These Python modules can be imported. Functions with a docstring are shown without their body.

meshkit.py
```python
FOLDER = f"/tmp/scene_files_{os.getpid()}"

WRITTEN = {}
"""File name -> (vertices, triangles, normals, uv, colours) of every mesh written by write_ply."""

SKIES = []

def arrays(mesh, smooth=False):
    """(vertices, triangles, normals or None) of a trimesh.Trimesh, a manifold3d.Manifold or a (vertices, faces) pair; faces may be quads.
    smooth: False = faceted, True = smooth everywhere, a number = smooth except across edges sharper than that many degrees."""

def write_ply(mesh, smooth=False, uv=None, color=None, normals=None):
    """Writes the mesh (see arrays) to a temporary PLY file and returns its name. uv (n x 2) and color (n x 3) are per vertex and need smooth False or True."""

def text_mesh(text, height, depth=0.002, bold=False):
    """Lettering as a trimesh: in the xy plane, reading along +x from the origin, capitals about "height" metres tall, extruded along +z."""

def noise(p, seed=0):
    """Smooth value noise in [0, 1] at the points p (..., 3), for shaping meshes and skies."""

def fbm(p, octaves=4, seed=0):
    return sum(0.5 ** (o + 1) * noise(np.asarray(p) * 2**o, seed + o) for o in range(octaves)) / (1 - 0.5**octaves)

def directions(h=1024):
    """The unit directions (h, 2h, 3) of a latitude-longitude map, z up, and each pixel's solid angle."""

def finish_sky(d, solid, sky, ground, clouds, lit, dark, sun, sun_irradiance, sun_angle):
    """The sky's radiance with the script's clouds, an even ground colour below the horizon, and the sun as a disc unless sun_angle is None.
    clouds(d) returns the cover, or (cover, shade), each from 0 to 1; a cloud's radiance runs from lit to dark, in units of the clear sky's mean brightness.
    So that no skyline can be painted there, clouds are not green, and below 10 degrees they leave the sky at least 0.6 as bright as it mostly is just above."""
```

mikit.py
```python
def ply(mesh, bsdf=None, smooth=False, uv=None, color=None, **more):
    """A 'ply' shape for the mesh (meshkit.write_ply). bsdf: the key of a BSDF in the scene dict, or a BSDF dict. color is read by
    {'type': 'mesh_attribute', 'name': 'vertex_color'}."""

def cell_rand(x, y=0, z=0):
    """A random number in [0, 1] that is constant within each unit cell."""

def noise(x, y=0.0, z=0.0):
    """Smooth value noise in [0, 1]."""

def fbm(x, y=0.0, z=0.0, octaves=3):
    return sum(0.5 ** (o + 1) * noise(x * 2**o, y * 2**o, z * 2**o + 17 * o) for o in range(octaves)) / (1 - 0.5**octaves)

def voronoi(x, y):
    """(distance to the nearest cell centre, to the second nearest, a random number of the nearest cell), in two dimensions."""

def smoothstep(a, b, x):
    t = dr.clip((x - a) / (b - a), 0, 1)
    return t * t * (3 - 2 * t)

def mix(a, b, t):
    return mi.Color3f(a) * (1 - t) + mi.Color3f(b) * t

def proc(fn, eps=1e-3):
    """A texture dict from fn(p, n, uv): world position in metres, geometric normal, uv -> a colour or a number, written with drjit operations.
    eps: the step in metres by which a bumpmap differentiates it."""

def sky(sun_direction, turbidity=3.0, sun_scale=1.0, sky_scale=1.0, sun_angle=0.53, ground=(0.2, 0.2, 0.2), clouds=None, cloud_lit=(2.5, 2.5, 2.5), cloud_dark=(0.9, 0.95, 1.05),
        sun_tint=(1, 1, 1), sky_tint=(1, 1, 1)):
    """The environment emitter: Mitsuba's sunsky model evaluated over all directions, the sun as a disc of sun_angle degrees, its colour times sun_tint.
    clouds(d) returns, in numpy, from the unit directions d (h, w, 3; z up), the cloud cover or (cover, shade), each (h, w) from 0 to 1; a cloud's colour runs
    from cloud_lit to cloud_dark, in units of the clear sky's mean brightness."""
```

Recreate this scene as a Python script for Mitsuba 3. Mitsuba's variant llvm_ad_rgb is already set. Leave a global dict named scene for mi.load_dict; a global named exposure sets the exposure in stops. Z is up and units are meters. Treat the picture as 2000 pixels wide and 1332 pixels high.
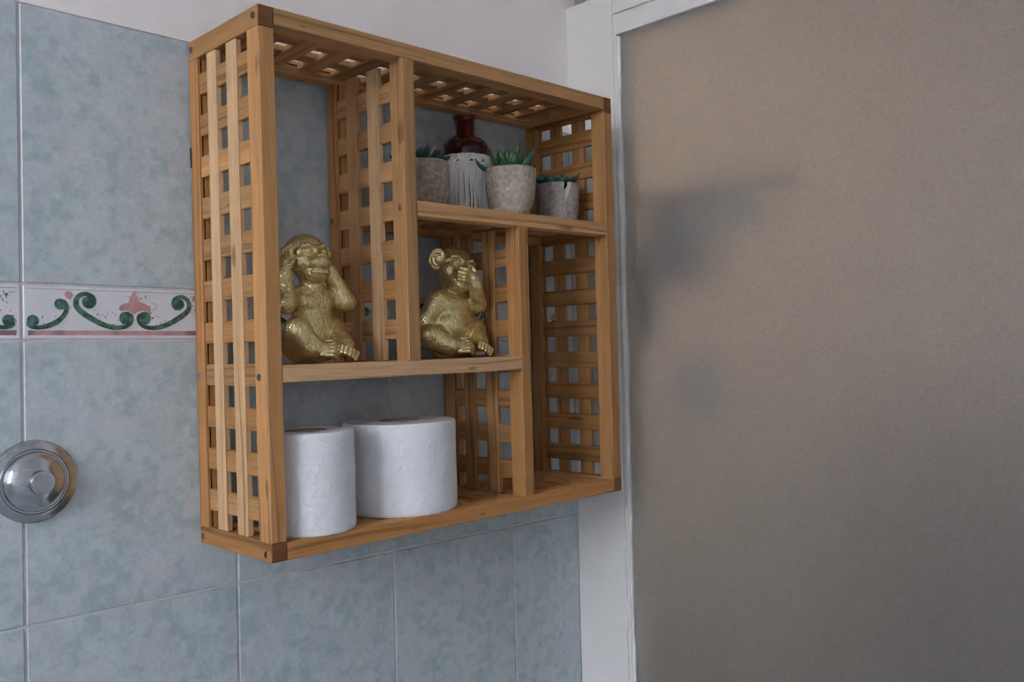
import math
import numpy as np, trimesh, shapely
import shapely.geometry as sg
import drjit as dr
import mitsuba as mi
import manifold3d as m3
import mikit, meshkit
from mikit import noise, fbm, cell_rand, smoothstep, mix, proc, voronoi
from scipy.spatial.transform import Rotation

T = mi.ScalarTransform4f
scene, labels = {}, {}
MM = 0.001
rng = np.random.RandomState(7)

# ------------------------------------------------------------------ camera
CAM = np.array([-0.25519, -0.86396, 1.22446])
FWD = np.array([0.705937, 0.708013, 0.01922])
UP = np.array([0.002857, -0.029983, 0.999546])
scene['camera'] = {'type': 'perspective', 'fov': 59.0592, 'fov_axis': 'x', 'near_clip': 0.02, 'far_clip': 100.0,
                   'to_world': T().look_at(origin=CAM.tolist(), target=(CAM + FWD).tolist(), up=UP.tolist())}

# ------------------------------------------------------------------ light
def overcast(d):
    n = meshkit.fbm(d * 3.0, 4, seed=3)
    return np.ones(d.shape[:2]), np.clip((n - 0.35) * 1.6, 0, 1)

scene['sky'] = mikit.sky((-0.75, -0.25, 0.6), turbidity=5.0, sun_scale=0.0, sky_scale=1.0, ground=(0.32, 0.32, 0.30),
                         clouds=overcast, cloud_lit=(1.86, 1.98, 2.22), cloud_dark=(1.08, 1.18, 1.36))
exposure = 6.2
LAMP = (0.34, 0.325, 0.31)          # the ceiling lamp of the room behind the frosted glass

# ------------------------------------------------------------------ materials
def mat(key, d):
    scene[key] = d
    return key

def two(d):
    return {'type': 'twosided', 'bsdf': d}

def plain(key, rgb, rough=0.5, metallic=0.0, spec=0.5, **more):
    return mat(key, two({'type': 'principled', 'base_color': {'type': 'rgb', 'value': list(rgb)}, 'roughness': rough,
                         'metallic': metallic, 'specular': spec, **more}))

def wood_color(p, n, uv):
    k = dr.floor(uv.y)
    w = uv.y - k
    end = w > 0.5
    w = dr.select(end, w - 0.5, w)
    u = uv.x
    tone = dr.floor(k / 20.0) / 9.0 - 0.06
    r1, r2 = cell_rand(k, 3.0), cell_rand(k, 7.0)
    wav = (noise(u * 7.0 + k * 3.1, w * 30.0) - 0.5) * 0.010
    ww = w + wav
    g = fbm(u * 5.0 + k * 5.7, ww * 190.0, k * 1.3, octaves=3)
    fine = noise(u * 38.0 + k, ww * 1500.0)
    bands = noise(u * 1.6 + k * 2.3, ww * 75.0, 4.0)
    t = dr.clip(tone + (r1 - 0.5) * 0.20, 0, 1)
    base = mix((0.420, 0.210, 0.074), (0.480, 0.375, 0.240), t * t) * (0.56 + 0.60 * t)
    warm = mix((0.96, 1.0, 1.08), (1.08, 0.96, 0.84), r2)
    c = base * warm * (0.90 + 0.50 * g + 0.30 * bands) * (0.87 + 0.26 * fine)
    streak = smoothstep(0.63, 0.80, fbm(u * 2.2 + k * 9.1, ww * 260.0, 9.0, octaves=2))
    c = mix(c, c * mi.Color3f(0.55, 0.47, 0.40), streak * 0.75)
    kn = noise(u * 21.0 + k * 1.7, w * 90.0 + k)
    c = mix(c, c * mi.Color3f(0.40, 0.33, 0.28), smoothstep(0.93, 0.985, kn) * 0.75)
    ends = c * mi.Color3f(0.50, 0.44, 0.40)
    return dr.select(end, ends, c)

mat('m_wood', two({'type': 'principled', 'base_color': proc(wood_color), 'roughness': 0.55, 'specular': 0.35}))

def tile_color(p, n, uv):
    k = dr.floor(uv.x)
    a, b = uv.x - k, uv.y
    x, z = a + k * 3.71, b + k * 1.93
    big = fbm(x * 42.0, z * 42.0, octaves=4)
    mid = fbm(x * 120.0 + 9, z * 120.0, octaves=4)
    pk = fbm(x * 50.0 + 31, z * 50.0 + 5, octaves=4)
    c = mix((0.400, 0.485, 0.505), (0.520, 0.590, 0.615), smoothstep(0.30, 0.70, 0.45 * big + 0.55 * mid))
    c = mix(c, (0.545, 0.555, 0.595), smoothstep(0.44, 0.70, pk) * 0.55)
    c = c * (0.88 + 0.10 * noise(x * 420.0, z * 420.0))
    return c

mat('m_tile', two({'type': 'principled', 'base_color': proc(tile_color), 'roughness': 0.36, 'specular': 0.4}))

def border_color(p, n, uv):
    k = dr.floor(uv.x)
    a, b = uv.x - k, uv.y
    x, z = a + k * 2.3, b
    c = mix((0.60, 0.62, 0.66), (0.68, 0.66, 0.68), fbm(x * 60.0, z * 60.0))
    sp = noise(x * 420.0, z * 420.0) * 0.6 + noise(x * 900.0 + 7, z * 900.0) * 0.4
    area = smoothstep(0.45, 0.65, noise(x * 55.0 + 3, z * 55.0 + 11))
    ok = (b > 0.012) & (b < 0.0435) & (a > 0.004) & (a < 0.196)
    c = mix(c, (0.14, 0.17, 0.19), dr.select(ok, smoothstep(0.70, 0.78, sp) * area, 0.0))
    line = dr.select((a > 0.0045) & (a < 0.1955), 1.0 - smoothstep(0.00022, 0.0006, dr.abs(b - 0.0462)), 0.0)
    return mix(c, (0.30, 0.34, 0.39), line * 0.75)

mat('m_border', two({'type': 'principled', 'base_color': proc(border_color), 'roughness': 0.36, 'specular': 0.4}))

def scroll_color(p, n, uv):
    g = fbm(p.x * 260.0, p.z * 260.0, octaves=3)
    return mix((0.016, 0.062, 0.048), (0.085, 0.190, 0.140), smoothstep(0.25, 0.75, g))

mat('m_scroll', two({'type': 'principled', 'base_color': proc(scroll_color), 'roughness': 0.4}))

def pink_color(p, n, uv):
    g = fbm(p.x * 220.0, p.z * 220.0, octaves=3)
    return mix((0.42, 0.200, 0.200), (0.56, 0.330, 0.325), g)

mat('m_pink', two({'type': 'principled', 'base_color': proc(pink_color), 'roughness': 0.4}))

def band_color(p, n, uv):
    g = noise(p.x * 62.0, 2.5)
    f = fbm(p.x * 240.0, p.z * 240.0)
    return mix(mix((0.44, 0.235, 0.245), (0.54, 0.33, 0.345), f), (0.22, 0.14, 0.16), smoothstep(0.55, 0.66, g))

mat('m_band', two({'type': 'principled', 'base_color': proc(band_color), 'roughness': 0.4}))
def grout_color(p, n, uv):
    return mix((0.56, 0.535, 0.55), (0.66, 0.63, 0.63), fbm(p.x * 40.0, p.z * 40.0))
mat('m_grout', two({'type': 'diffuse', 'reflectance': proc(grout_color)}))

def plaster_color(p, n, uv):
    return mix((0.830, 0.790, 0.775), (0.870, 0.825, 0.810), fbm(p.x * 9.0 + p.y * 9.0, p.z * 9.0))

def plaster_bump(p, n, uv):
    q = p.x + p.y
    b = fbm(q * 60.0, p.z * 60.0, octaves=3) * 0.0006
    fl = fbm(q * 24.0 + 4.0, p.z * 24.0 + 2.0, octaves=2)
    return b + smoothstep(0.66, 0.68, fl) * 0.00035

mat('m_plaster', two({'type': 'bumpmap', 'scale': 1.0, 'arbitrary': proc(plaster_bump, 6e-4),
                      'bsdf': {'type': 'diffuse', 'reflectance': proc(plaster_color)}}))
def frame_color(p, n, uv):
    return mix((0.655, 0.635, 0.605), (0.690, 0.665, 0.635), fbm(p.y * 8.0, p.z * 6.0, p.x * 8.0))
mat('m_white', two({'type': 'principled', 'base_color': proc(frame_color), 'roughness': 0.4, 'specular': 0.4}))
plain('m_silicone', (0.72, 0.70, 0.68), 0.35)
plain('m_ceiling', (0.78, 0.76, 0.74), 0.9, spec=0.1)
plain('m_floor', (0.40, 0.41, 0.42), 0.5)
plain('m_rear', (0.66, 0.66, 0.67), 0.7)
plain('m_beige', (0.60, 0.525, 0.46), 0.9, spec=0.1)
plain('m_darkfloor', (0.12, 0.10, 0.09), 0.6)
plain('m_darkcloth', (0.020, 0.020, 0.022), 0.9, spec=0.1)
plain('m_greycloth', (0.25, 0.245, 0.24), 0.9, spec=0.1)
plain('m_linen', (0.36, 0.35, 0.34), 0.9, spec=0.1)
plain('m_greytile', (0.52, 0.515, 0.48), 0.6)
def frost_color(p, n, uv):
    g = noise(p.y * 640.0, p.z * 640.0) * 0.6 + noise(p.y * 1200.0, p.z * 1200.0) * 0.4
    return mix((0.78, 0.78, 0.76), (0.95, 0.95, 0.93), g)
def frost_bump(p, n, uv):
    return (noise(p.y * 560.0, p.z * 560.0) + 0.6 * noise(p.y * 1150.0, p.z * 1150.0)) * 0.00012
mat('m_frosted', {'type': 'bumpmap', 'scale': 1.0, 'arbitrary': proc(frost_bump, 2.5e-4),
                  'bsdf': {'type': 'principledthin', 'base_color': proc(frost_color), 'roughness': 0.52,
                           'spec_trans': 0.86, 'diff_trans': 1.0, 'eta': 1.5}})
mat('m_pane', {'type': 'thindielectric'})
mat('m_chrome', {'type': 'roughconductor', 'material': 'none', 'alpha': 0.035, 'specular_reflectance': {'type': 'rgb', 'value': [0.50, 0.525, 0.55]}})
plain('m_screw', (0.13, 0.11, 0.09), 0.45, metallic=1.0)
plain('m_dark', (0.012, 0.012, 0.013), 0.5)

def gold_color(p, n, uv):
    a = fbm(p.x * 110.0, p.y * 110.0, p.z * 110.0, octaves=3)
    b = fbm(p.x * 60.0 + 20, p.y * 60.0, p.z * 60.0, octaves=3)
    c = mix((0.620, 0.490, 0.220), (0.850, 0.710, 0.380), a)
    c = mix(c, (0.52, 0.31, 0.12), smoothstep(0.58, 0.74, b) * 0.65)
    w = (noise(p.x * 90.0, p.y * 90.0, p.z * 90.0) - 0.5) * 2.5
    g = noise(p.x * 750.0 + w, p.y * 750.0, p.z * 260.0 + w) * 0.6 + noise(p.x * 1500.0, p.y * 1500.0, p.z * 600.0) * 0.4
    return c * (0.62 + 0.70 * g)

def gold_bump(p, n, uv):
    return (noise(p.x * 1300.0, p.y * 1300.0, p.z * 420.0) + 0.5 * noise(p.x * 2300.0, p.y * 2300.0, p.z * 800.0)) * 0.00030

mat('m_gold', two({'type': 'bumpmap', 'scale': 1.0, 'arbitrary': proc(gold_bump, 2.5e-4),
                   'bsdf': {'type': 'principled', 'base_color': proc(gold_color), 'metallic': 0.92, 'roughness': 0.33, 'specular': 0.5}}))

def concrete(key, lo, hi, seed):
    def col(p, n, uv):
        g = fbm(p.x * 330.0 + seed, p.y * 330.0, p.z * 230.0, octaves=4)
        st = noise(p.x * 420.0 + p.y * 420.0 + seed, p.z * 45.0)
        c = mix(lo, hi, smoothstep(0.22, 0.78, 0.70 * g + 0.30 * st))
        pit = noise(p.x * 330.0 + 3 * seed, p.y * 330.0, p.z * 330.0)
        c = mix(c, (0.10, 0.085, 0.07), smoothstep(0.90, 0.96, pit) * 0.8)
        chip = noise(p.x * 210.0 + 5 * seed, p.y * 210.0, p.z * 150.0 + 8)
        return mix(c, (0.66, 0.58, 0.50), smoothstep(0.88, 0.94, chip) * 0.7)
    return mat(key, two({'type': 'diffuse', 'reflectance': proc(col)}))

concrete('m_pot1', (0.235, 0.195, 0.150), (0.410, 0.350, 0.285), 1.0)
concrete('m_pot2', (0.275, 0.232, 0.178), (0.475, 0.410, 0.330), 5.0)
concrete('m_pot3', (0.240, 0.205, 0.185), (0.410, 0.365, 0.340), 9.0)
plain('m_chip', (0.55, 0.48, 0.41), 0.9, spec=0.1)
plain('m_soil', (0.020, 0.017, 0.014), 0.95, spec=0.1)
def leaf_mat(key, lo, hi):
    def col(p, n, uv):
        return mix(lo, hi, fbm(p.x * 140.0, p.y * 140.0, p.z * 60.0, octaves=2))
    return mat(key, two({'type': 'principled', 'base_color': proc(col), 'roughness': 0.42, 'specular': 0.4}))
leaf_mat('m_leaf_dark', (0.009, 0.032, 0.018), (0.024, 0.070, 0.036))
leaf_mat('m_leaf_green', (0.020, 0.062, 0.020), (0.058, 0.135, 0.046))
leaf_mat('m_leaf_blue', (0.024, 0.078, 0.054), (0.070, 0.150, 0.108))
plain('m_leaf_pale', (0.55, 0.53, 0.50), 0.5)
mat('m_amber', {'type': 'dielectric', 'int_ior': 1.5, 'specular_transmittance': {'type': 'rgb', 'value': [0.59, 0.17, 0.12]}})
def yarn(p, n, uv):
    return mix((0.78, 0.76, 0.75), (0.90, 0.88, 0.86), noise(p.x * 900.0, p.y * 900.0, p.z * 300.0))
mat('m_yarn', two({'type': 'diffuse', 'reflectance': proc(yarn)}))
def paper(p, n, uv):
    return mix((0.70, 0.705, 0.725), (0.76, 0.765, 0.78), noise(p.x * 300.0, p.y * 300.0, p.z * 300.0))
mat('m_paper', two({'type': 'diffuse', 'reflectance': proc(paper)}))
plain('m_core', (0.44, 0.36, 0.30), 0.9, spec=0.1)

# ------------------------------------------------------------------ helpers
used = {}
def fresh(base):
    if base not in used:
        used[base] = 0
        return base
    used[base] += 1
    return f'{base}_{used[base]:03d}'

def put(key, mesh, m, smooth=False, uv=None, **lab):
    k = fresh(key)
    scene[k] = mikit.ply(mesh, m, smooth=smooth, uv=uv)
    if lab:
        labels[k] = lab
    return k

def thing(key, label, category, group=None):
    labels[key] = {'label': label, 'category': category}
    if group:
        labels[key]['group'] = group
    used.setdefault(key, 0)
    return key

def box(x0, x1, y0, y1, z0, z1):
    return trimesh.creation.box(bounds=[[x0, y0, z0], [x1, y1, z1]])

def chamfer(x0, x1, y0, y1, z0, z1, r):
    lo, hi = np.array([x0, y0, z0], float), np.array([x1, y1, z1], float)
    pts = []
    for s in np.ndindex(2, 2, 2):
        c = np.where(np.array(s) == 1, hi, lo)
        d = np.where(np.array(s) == 1, -1, 1) * r
        for a in range(3):
            p = c + d
            p[a] = c[a]
            pts.append(p)
    return trimesh.convex.convex_hull(np.array(pts))

def split_faces(m):
    v = np.asarray(m.vertices)[np.asarray(m.faces)].reshape(-1, 3)
    f = np.arange(len(v)).reshape(-1, 3)
    return v, f

def structure(key, mesh, m, label, smooth=False):
    return put(key, mesh, m, smooth=smooth, kind='structure', label=label)

# ------------------------------------------------------------------ the room
XW = 0.733                      # face of the right-hand side (door frame)
XL, YR, ZC = -2.05, -1.50, 2.45
structure('floor', box(XL - .1, XW + .12, YR - .1, .1, -.08, 0), 'm_floor', 'grey bathroom floor')
structure('ceiling', box(XL - .1, 3.0, YR - .1, 2.2, ZC, ZC + .08), 'm_ceiling', 'white ceiling')
structure('wall_back', box(XL - .1, XW + .0455, .0016, .1, 0, ZC), 'm_grout', 'back wall with blue grey marbled tiles and pale grout')

# left wall with the window opening
WY0, WY1, WZ0, WZ1 = -1.36, -0.34, 1.16, 2.36
lw = m3.Manifold.cube([.1, -YR + .1, ZC]).translate([XL - .1, YR, 0]) - m3.Manifold.cube([.4, WY1 - WY0, WZ1 - WZ0]).translate([XL - .25, WY0, WZ0])
structure('wall_left', lw, 'm_plaster', 'plain painted wall with the window')
structure('wall_rear', box(XL - .1, XW + .12, YR - .1, YR, 0, ZC), 'm_rear', 'plain painted wall behind the camera')
wf = m3.Manifold.cube([.06, WY1 - WY0, WZ1 - WZ0]).translate([XL - .08, WY0, WZ0])
for i in range(2):
    a = WY0 + .05 + i * ((WY1 - WY0) / 2 - .02)
    wf = wf - m3.Manifold.cube([.2, (WY1 - WY0) / 2 - .08, WZ1 - WZ0 - .1]).translate([XL - .15, a, WZ0 + .05])
structure('window_1', wf, 'm_white', 'white two-light window frame')
labels['window_1']['label'] = 'white two-light window frame in the left wall'
put('window_1__pane', box(XL - .052, XL - .050, WY0 + .03, WY1 - .03, WZ0 + .03, WZ1 - .03), 'm_pane')

# painted plaster above the tiles
structure('wall_back__plaster', box(XL, XW + .02, .0000, .0016, 1.55, ZC), 'm_plaster', 'off-white painted plaster above the tiles')
del labels['wall_back__plaster']['kind']

# the tiles of the back wall: each one a part
GAP = 0.0021
def tile_uv(v, k, x0, z0):
    return np.c_[np.clip(v[:, 0] - x0, 0.0002, .98) + k, v[:, 2] - z0]

def tile(x0, x1, z0, z1, key, m, k, ox=None):
    ms = chamfer(x0 + GAP / 2, x1 - GAP / 2, -.0002, .006, z0 + GAP / 2, z1 - GAP / 2, .0010)
    ms = trimesh.Trimesh(*split_faces(ms), process=False)
    if key.endswith('__tile'): ms.apply_translation([0, float(rng.uniform(-.00025, .00015)), 0])
    return put(key, ms, m, uv=tile_uv(ms.vertices, k, x0 if ox is None else ox, z0))

def stroke(pts, w0, w1, wm):
    P = np.array(pts, float)
    t = np.linspace(0, len(P) - 1, 40)
    from scipy.interpolate import CubicSpline
    c = CubicSpline(np.arange(len(P)), P)(t)
    s = t / t[-1]
    w = np.interp(s, [0, .5, 1], [w0, wm, w1]) / 2
    return shapely.union_all([sg.LineString(c[i:i + 2]).buffer((w[i] + w[i + 1]) / 2, 6) for i in range(len(c) - 1)])

def scroll_small():
    return shapely.union_all([stroke([(4.9, 266.5), (5.6, 263), (10, 261.6), (16, 261.8), (24, 264.3), (31.3, 268.8), (36, 275), (37, 281), (34.5, 285)], 2, 3.6, 4.6),
                              sg.Point(8.8, 267.6).buffer(5.0), sg.Point(31.8, 282.8).buffer(5.0)])

def scroll_large():
    c = shapely.union_all([stroke([(95, 274), (95.8, 269), (92, 264), (85, 262), (78, 262.2), (69, 264.8), (58, 270.5), (49, 277), (45.2, 283), (46.6, 289), (51.5, 292.5), (57, 292), (61, 289)], 3, 3.5, 5.2),
                           sg.Point(90.3, 271).buffer(6.3), sg.Point(56.9, 285.8).buffer(6.4)])
    return c

def mirror(g, c):
    return shapely.affinity.affine_transform(g, [-1, 0, 0, 1, 2 * c, 0])

SC = 99.0
S_A, S_B = scroll_small(), scroll_large()
notch = stroke([(48.8, 284), (50.5, 288.6), (54.5, 290.6)], .7, .7, .9)
notch2 = stroke([(83.5, 268.5), (86, 265.6), (90, 264.8)], .6, .6, .8)
S_B = S_B.difference(notch).difference(notch2)
SCROLLS = [S_A, S_B, mirror(S_B, SC), mirror(S_A, SC)]
FLOWER = shapely.union_all([sg.Polygon([(98.2, 296.2), (94.4, 290), (93.2, 285), (91, 284.8), (86, 283.2), (84, 279.5), (86, 278), (91, 279), (95.5, 277), (98, 275), (100.5, 277), (106, 279), (111, 277.6), (114, 278.5), (112.5, 282.2), (107, 285.2), (103.6, 285.6), (101.8, 290.2)]).buffer(.5)])
DOTS = [sg.Point(38.7, 291.6).buffer(3.2), sg.Point(2 * SC - 38.7, 291.6).buffer(3.2)]
BAND = sg.box(4.6, 254.7, 195.4, 259.0)

def relief(poly, x0, depth=.0005):
    """A flat printed motif of the border tile (mm) as a thin raised layer of glaze."""
    ms = []
    for g in getattr(poly, 'geoms', [poly]):
        e = trimesh.creation.extrude_polygon(g.simplify(.06), .5, engine='earcut')
        ms.append(e)
    m = trimesh.util.concatenate(ms)
    v = np.array(m.vertices)
    m.vertices = np.c_[x0 + v[:, 0] * MM, -.0002 - v[:, 2] * depth * 2 + .0002, 1.0 + v[:, 1] * MM]
    m.invert()
    return m

ti = 0
rows = [(0, .25), (.25, .5), (.5, .75), (.75, 1.0), (1.0, 1.25), (1.30, 1.55)]
for c in range(-11, 4):
    x0, x1 = .2 * c, min(.2 * (c + 1), XW - .0005)
    for z0, z1 in rows:
        tile(max(x0, XL), x1, z0, z1, 'wall_back__tile', 'm_tile', ti)
        ti += 1
    k = tile(max(x0, XL), x1, 1.25, 1.30, 'wall_back__border_tile', 'm_border', ti, ox=x0)
    ti += 1
    if c >= -3:
        clip = sg.box(0, 240, (x1 - x0) * 1000 - 2, 310)
        for g in SCROLLS:
            g = g.intersection(clip)
            if g.area > 4: put(k + '__scroll', relief(g, x0, .0007), 'm_scroll')
        for g, nm in [(FLOWER, 'flower')] + [(d, 'dot') for d in DOTS]:
            g = g.intersection(clip)
            if g.area > 4: put(k + '__' + nm, relief(g, x0, .0006), 'm_pink')
        put(k + '__stripe', relief(BAND.intersection(clip), x0, .0004), 'm_band')

# the right side: door frame with the frosted pane
ZT = 1.7325
thing('door_1', 'white door frame with a large frosted glass pane', 'door')
labels['door_1'] = {'kind': 'structure', 'label': 'white painted door with a large frosted glass pane right of the shelf'}
put('door_1__stile', chamfer(XW, XW + .045, -.0842, .0015, 0, ZT, .0012), 'm_white')
put('door_1__glazing_bead', chamfer(XW + .0005, XW + .03, -.0905, -.0848, .12, 1.699, .0008), 'm_white')
put('door_1__top_rail', chamfer(XW + .0005, XW + .03, -.95, -.0848, 1.670, 1.6988, .0008), 'm_white')
put('door_1__top_rail', chamfer(XW, XW + .045, -.95, -.0848, 1.6998, ZT + .2, .0010), 'm_white')
put('door_1__bottom_rail', chamfer(XW, XW + .045, -.95, -.0848, 0.0, .12, .0010), 'm_white')
put('door_1__stile', chamfer(XW, XW + .045, -1.04, -.952, 0, ZT + .2, .0012), 'm_white')
pane = trimesh.Trimesh([[XW + .007, -.952, .11], [XW + .007, -.088, .11], [XW + .007, -.088, 1.675], [XW + .007, -.952, 1.675]], [[0, 1, 2], [0, 2, 3]], process=False)
put('door_1__frosted_pane', pane, 'm_frosted', label='frosted glass pane')
# uneven silicone seam along the edge of the pane
zs = np.linspace(.13, 1.668, 260)
wob = .0016 + .0022 * meshkit.fbm(np.c_[zs * 22, zs * 0, zs * 0 + 3.3], 3) + .0016 * (meshkit.noise(np.c_[zs * 9, zs * 0, zs * 0]) > .72)
sv, sf = [], []
for i, z in enumerate(zs):
    sv += [[XW + .0022, -.0903, z], [XW + .0035, -.0905 - wob[i] * .7, z], [XW + .0069, -.0905 - wob[i], z], [XW + .0072, -.0903, z]]
for i in range(len(zs) - 1):
    for j in range(3):
        a = 4 * i + j
        sf += [[a, a + 4, a + 1], [a + 1, a + 4, a + 5]]
put('door_1__silicone_seam', trimesh.Trimesh(sv, sf, process=False), 'm_silicone', smooth=True)
rw = m3.Manifold.cube([.1, -YR + .1, ZC]).translate([XW + .02, YR, 0]) - m3.Manifold.cube([.4, 1.14, ZT + .26]).translate([XW - .1, -1.04, -.01])
rw = rw - m3.Manifold.cube([.2, .2, ZT]).translate([XW - .05, -.1, -.01])
structure('wall_right', rw, 'm_plaster', 'off-white painted wall around the glass door')

# the room behind the glass
HX = 2.35
structure('wall_corridor', box(HX, HX + .08, -1.6, 1.9, 0, ZC), 'm_beige', 'beige wall of the room behind the frosted glass')
structure('wall_corridor_end', box(XW + .0455, HX, 1.7, 1.78, 0, ZC), 'm_beige', 'beige end wall of the room behind the frosted glass')
structure('wall_corridor_near', box(XW + .02, HX + .08, -1.60, -1.50, 0, ZC), 'm_beige', 'beige near wall of the room behind the frosted glass')
structure('wall_corridor_side', box(XW - .05, XW + .0455, .1, 1.78, 0, ZC), 'm_beige', 'beige side wall of the room behind the frosted glass')
structure('floor_corridor', box(XW + .12, HX + .08, -1.6, 1.78, -.08, 0), 'm_darkfloor', 'dark floor of the room behind the frosted glass')
structure('wainscot_corridor', box(HX - .012, HX, -1.5, 1.7, 0, 1.02), 'm_greytile', 'grey lower wall of the room behind the frosted glass')
thing('ceiling_lamp', 'round ceiling lamp in the room behind the frosted glass', 'lamp')
LX, LY = 1.02, 1.15
lampm = trimesh.creation.icosphere(3, 1.0)
lampm.apply_scale([.16, .16, .07])
lampm.apply_translation([LX, LY, ZC - .07])
scene['ceiling_lamp__globe'] = {**mikit.ply(lampm, 'm_white', smooth=True), 'emitter': {'type': 'area', 'radiance': {'type': 'rgb', 'value': list(LAMP)}}}
put('ceiling_lamp__base', trimesh.creation.cylinder(.1, .02, transform=trimesh.transformations.translation_matrix([LX, LY, ZC - .0105])), 'm_white')

def hang(y0, y1, z0, z1, x, amp, thick, seed, slope=0.0):
    """A hanging piece of folded cloth: a pleated sheet with thickness."""
    ny, nz = 40, 24
    Y, Z = np.meshgrid(np.linspace(y0, y1, ny), np.linspace(z0, z1, nz), indexing='ij')
    u = (Y - y0) / (y1 - y0)
    f = amp * np.sin(u * 15 + seed + (z1 - Z) * 2) * (.4 + .6 * (z1 - Z) / (z1 - z0)) + amp * .6 * np.sin(u * 31 + 2 * seed)
    top = np.exp(-((u - .5) / .42) ** 4)
    Zs = z0 + (Z - z0) * (.55 + .45 * top) + slope * (Y - y0)
    A = np.stack([x + f, Y, Zs], -1).reshape(-1, 3)
    Bk = A + [thick, 0, 0]
    i, j = np.meshgrid(np.arange(ny - 1), np.arange(nz - 1), indexing='ij')
    a = i * nz + j
    q = np.stack([a, a + 1, a + nz + 1, a + nz], -1).reshape(-1, 4)
    Q = np.vstack([q, q[:, ::-1] + ny * nz])
    rim = [i * nz for i in range(ny)] + [(ny - 1) * nz + j for j in range(1, nz)] + [i * nz + nz - 1 for i in range(ny - 2, -1, -1)] + [j for j in range(nz - 2, 0, -1)]
    n = ny * nz
    e = np.array([[rim[k], rim[(k + 1) % len(rim)], rim[(k + 1) % len(rim)] + n, rim[k] + n] for k in range(len(rim))])
    Q = np.vstack([Q, e])
    return trimesh.Trimesh(np.vstack([A, Bk]), np.vstack([Q[:, [0, 1, 2]], Q[:, [0, 2, 3]]]), process=False)

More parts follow.
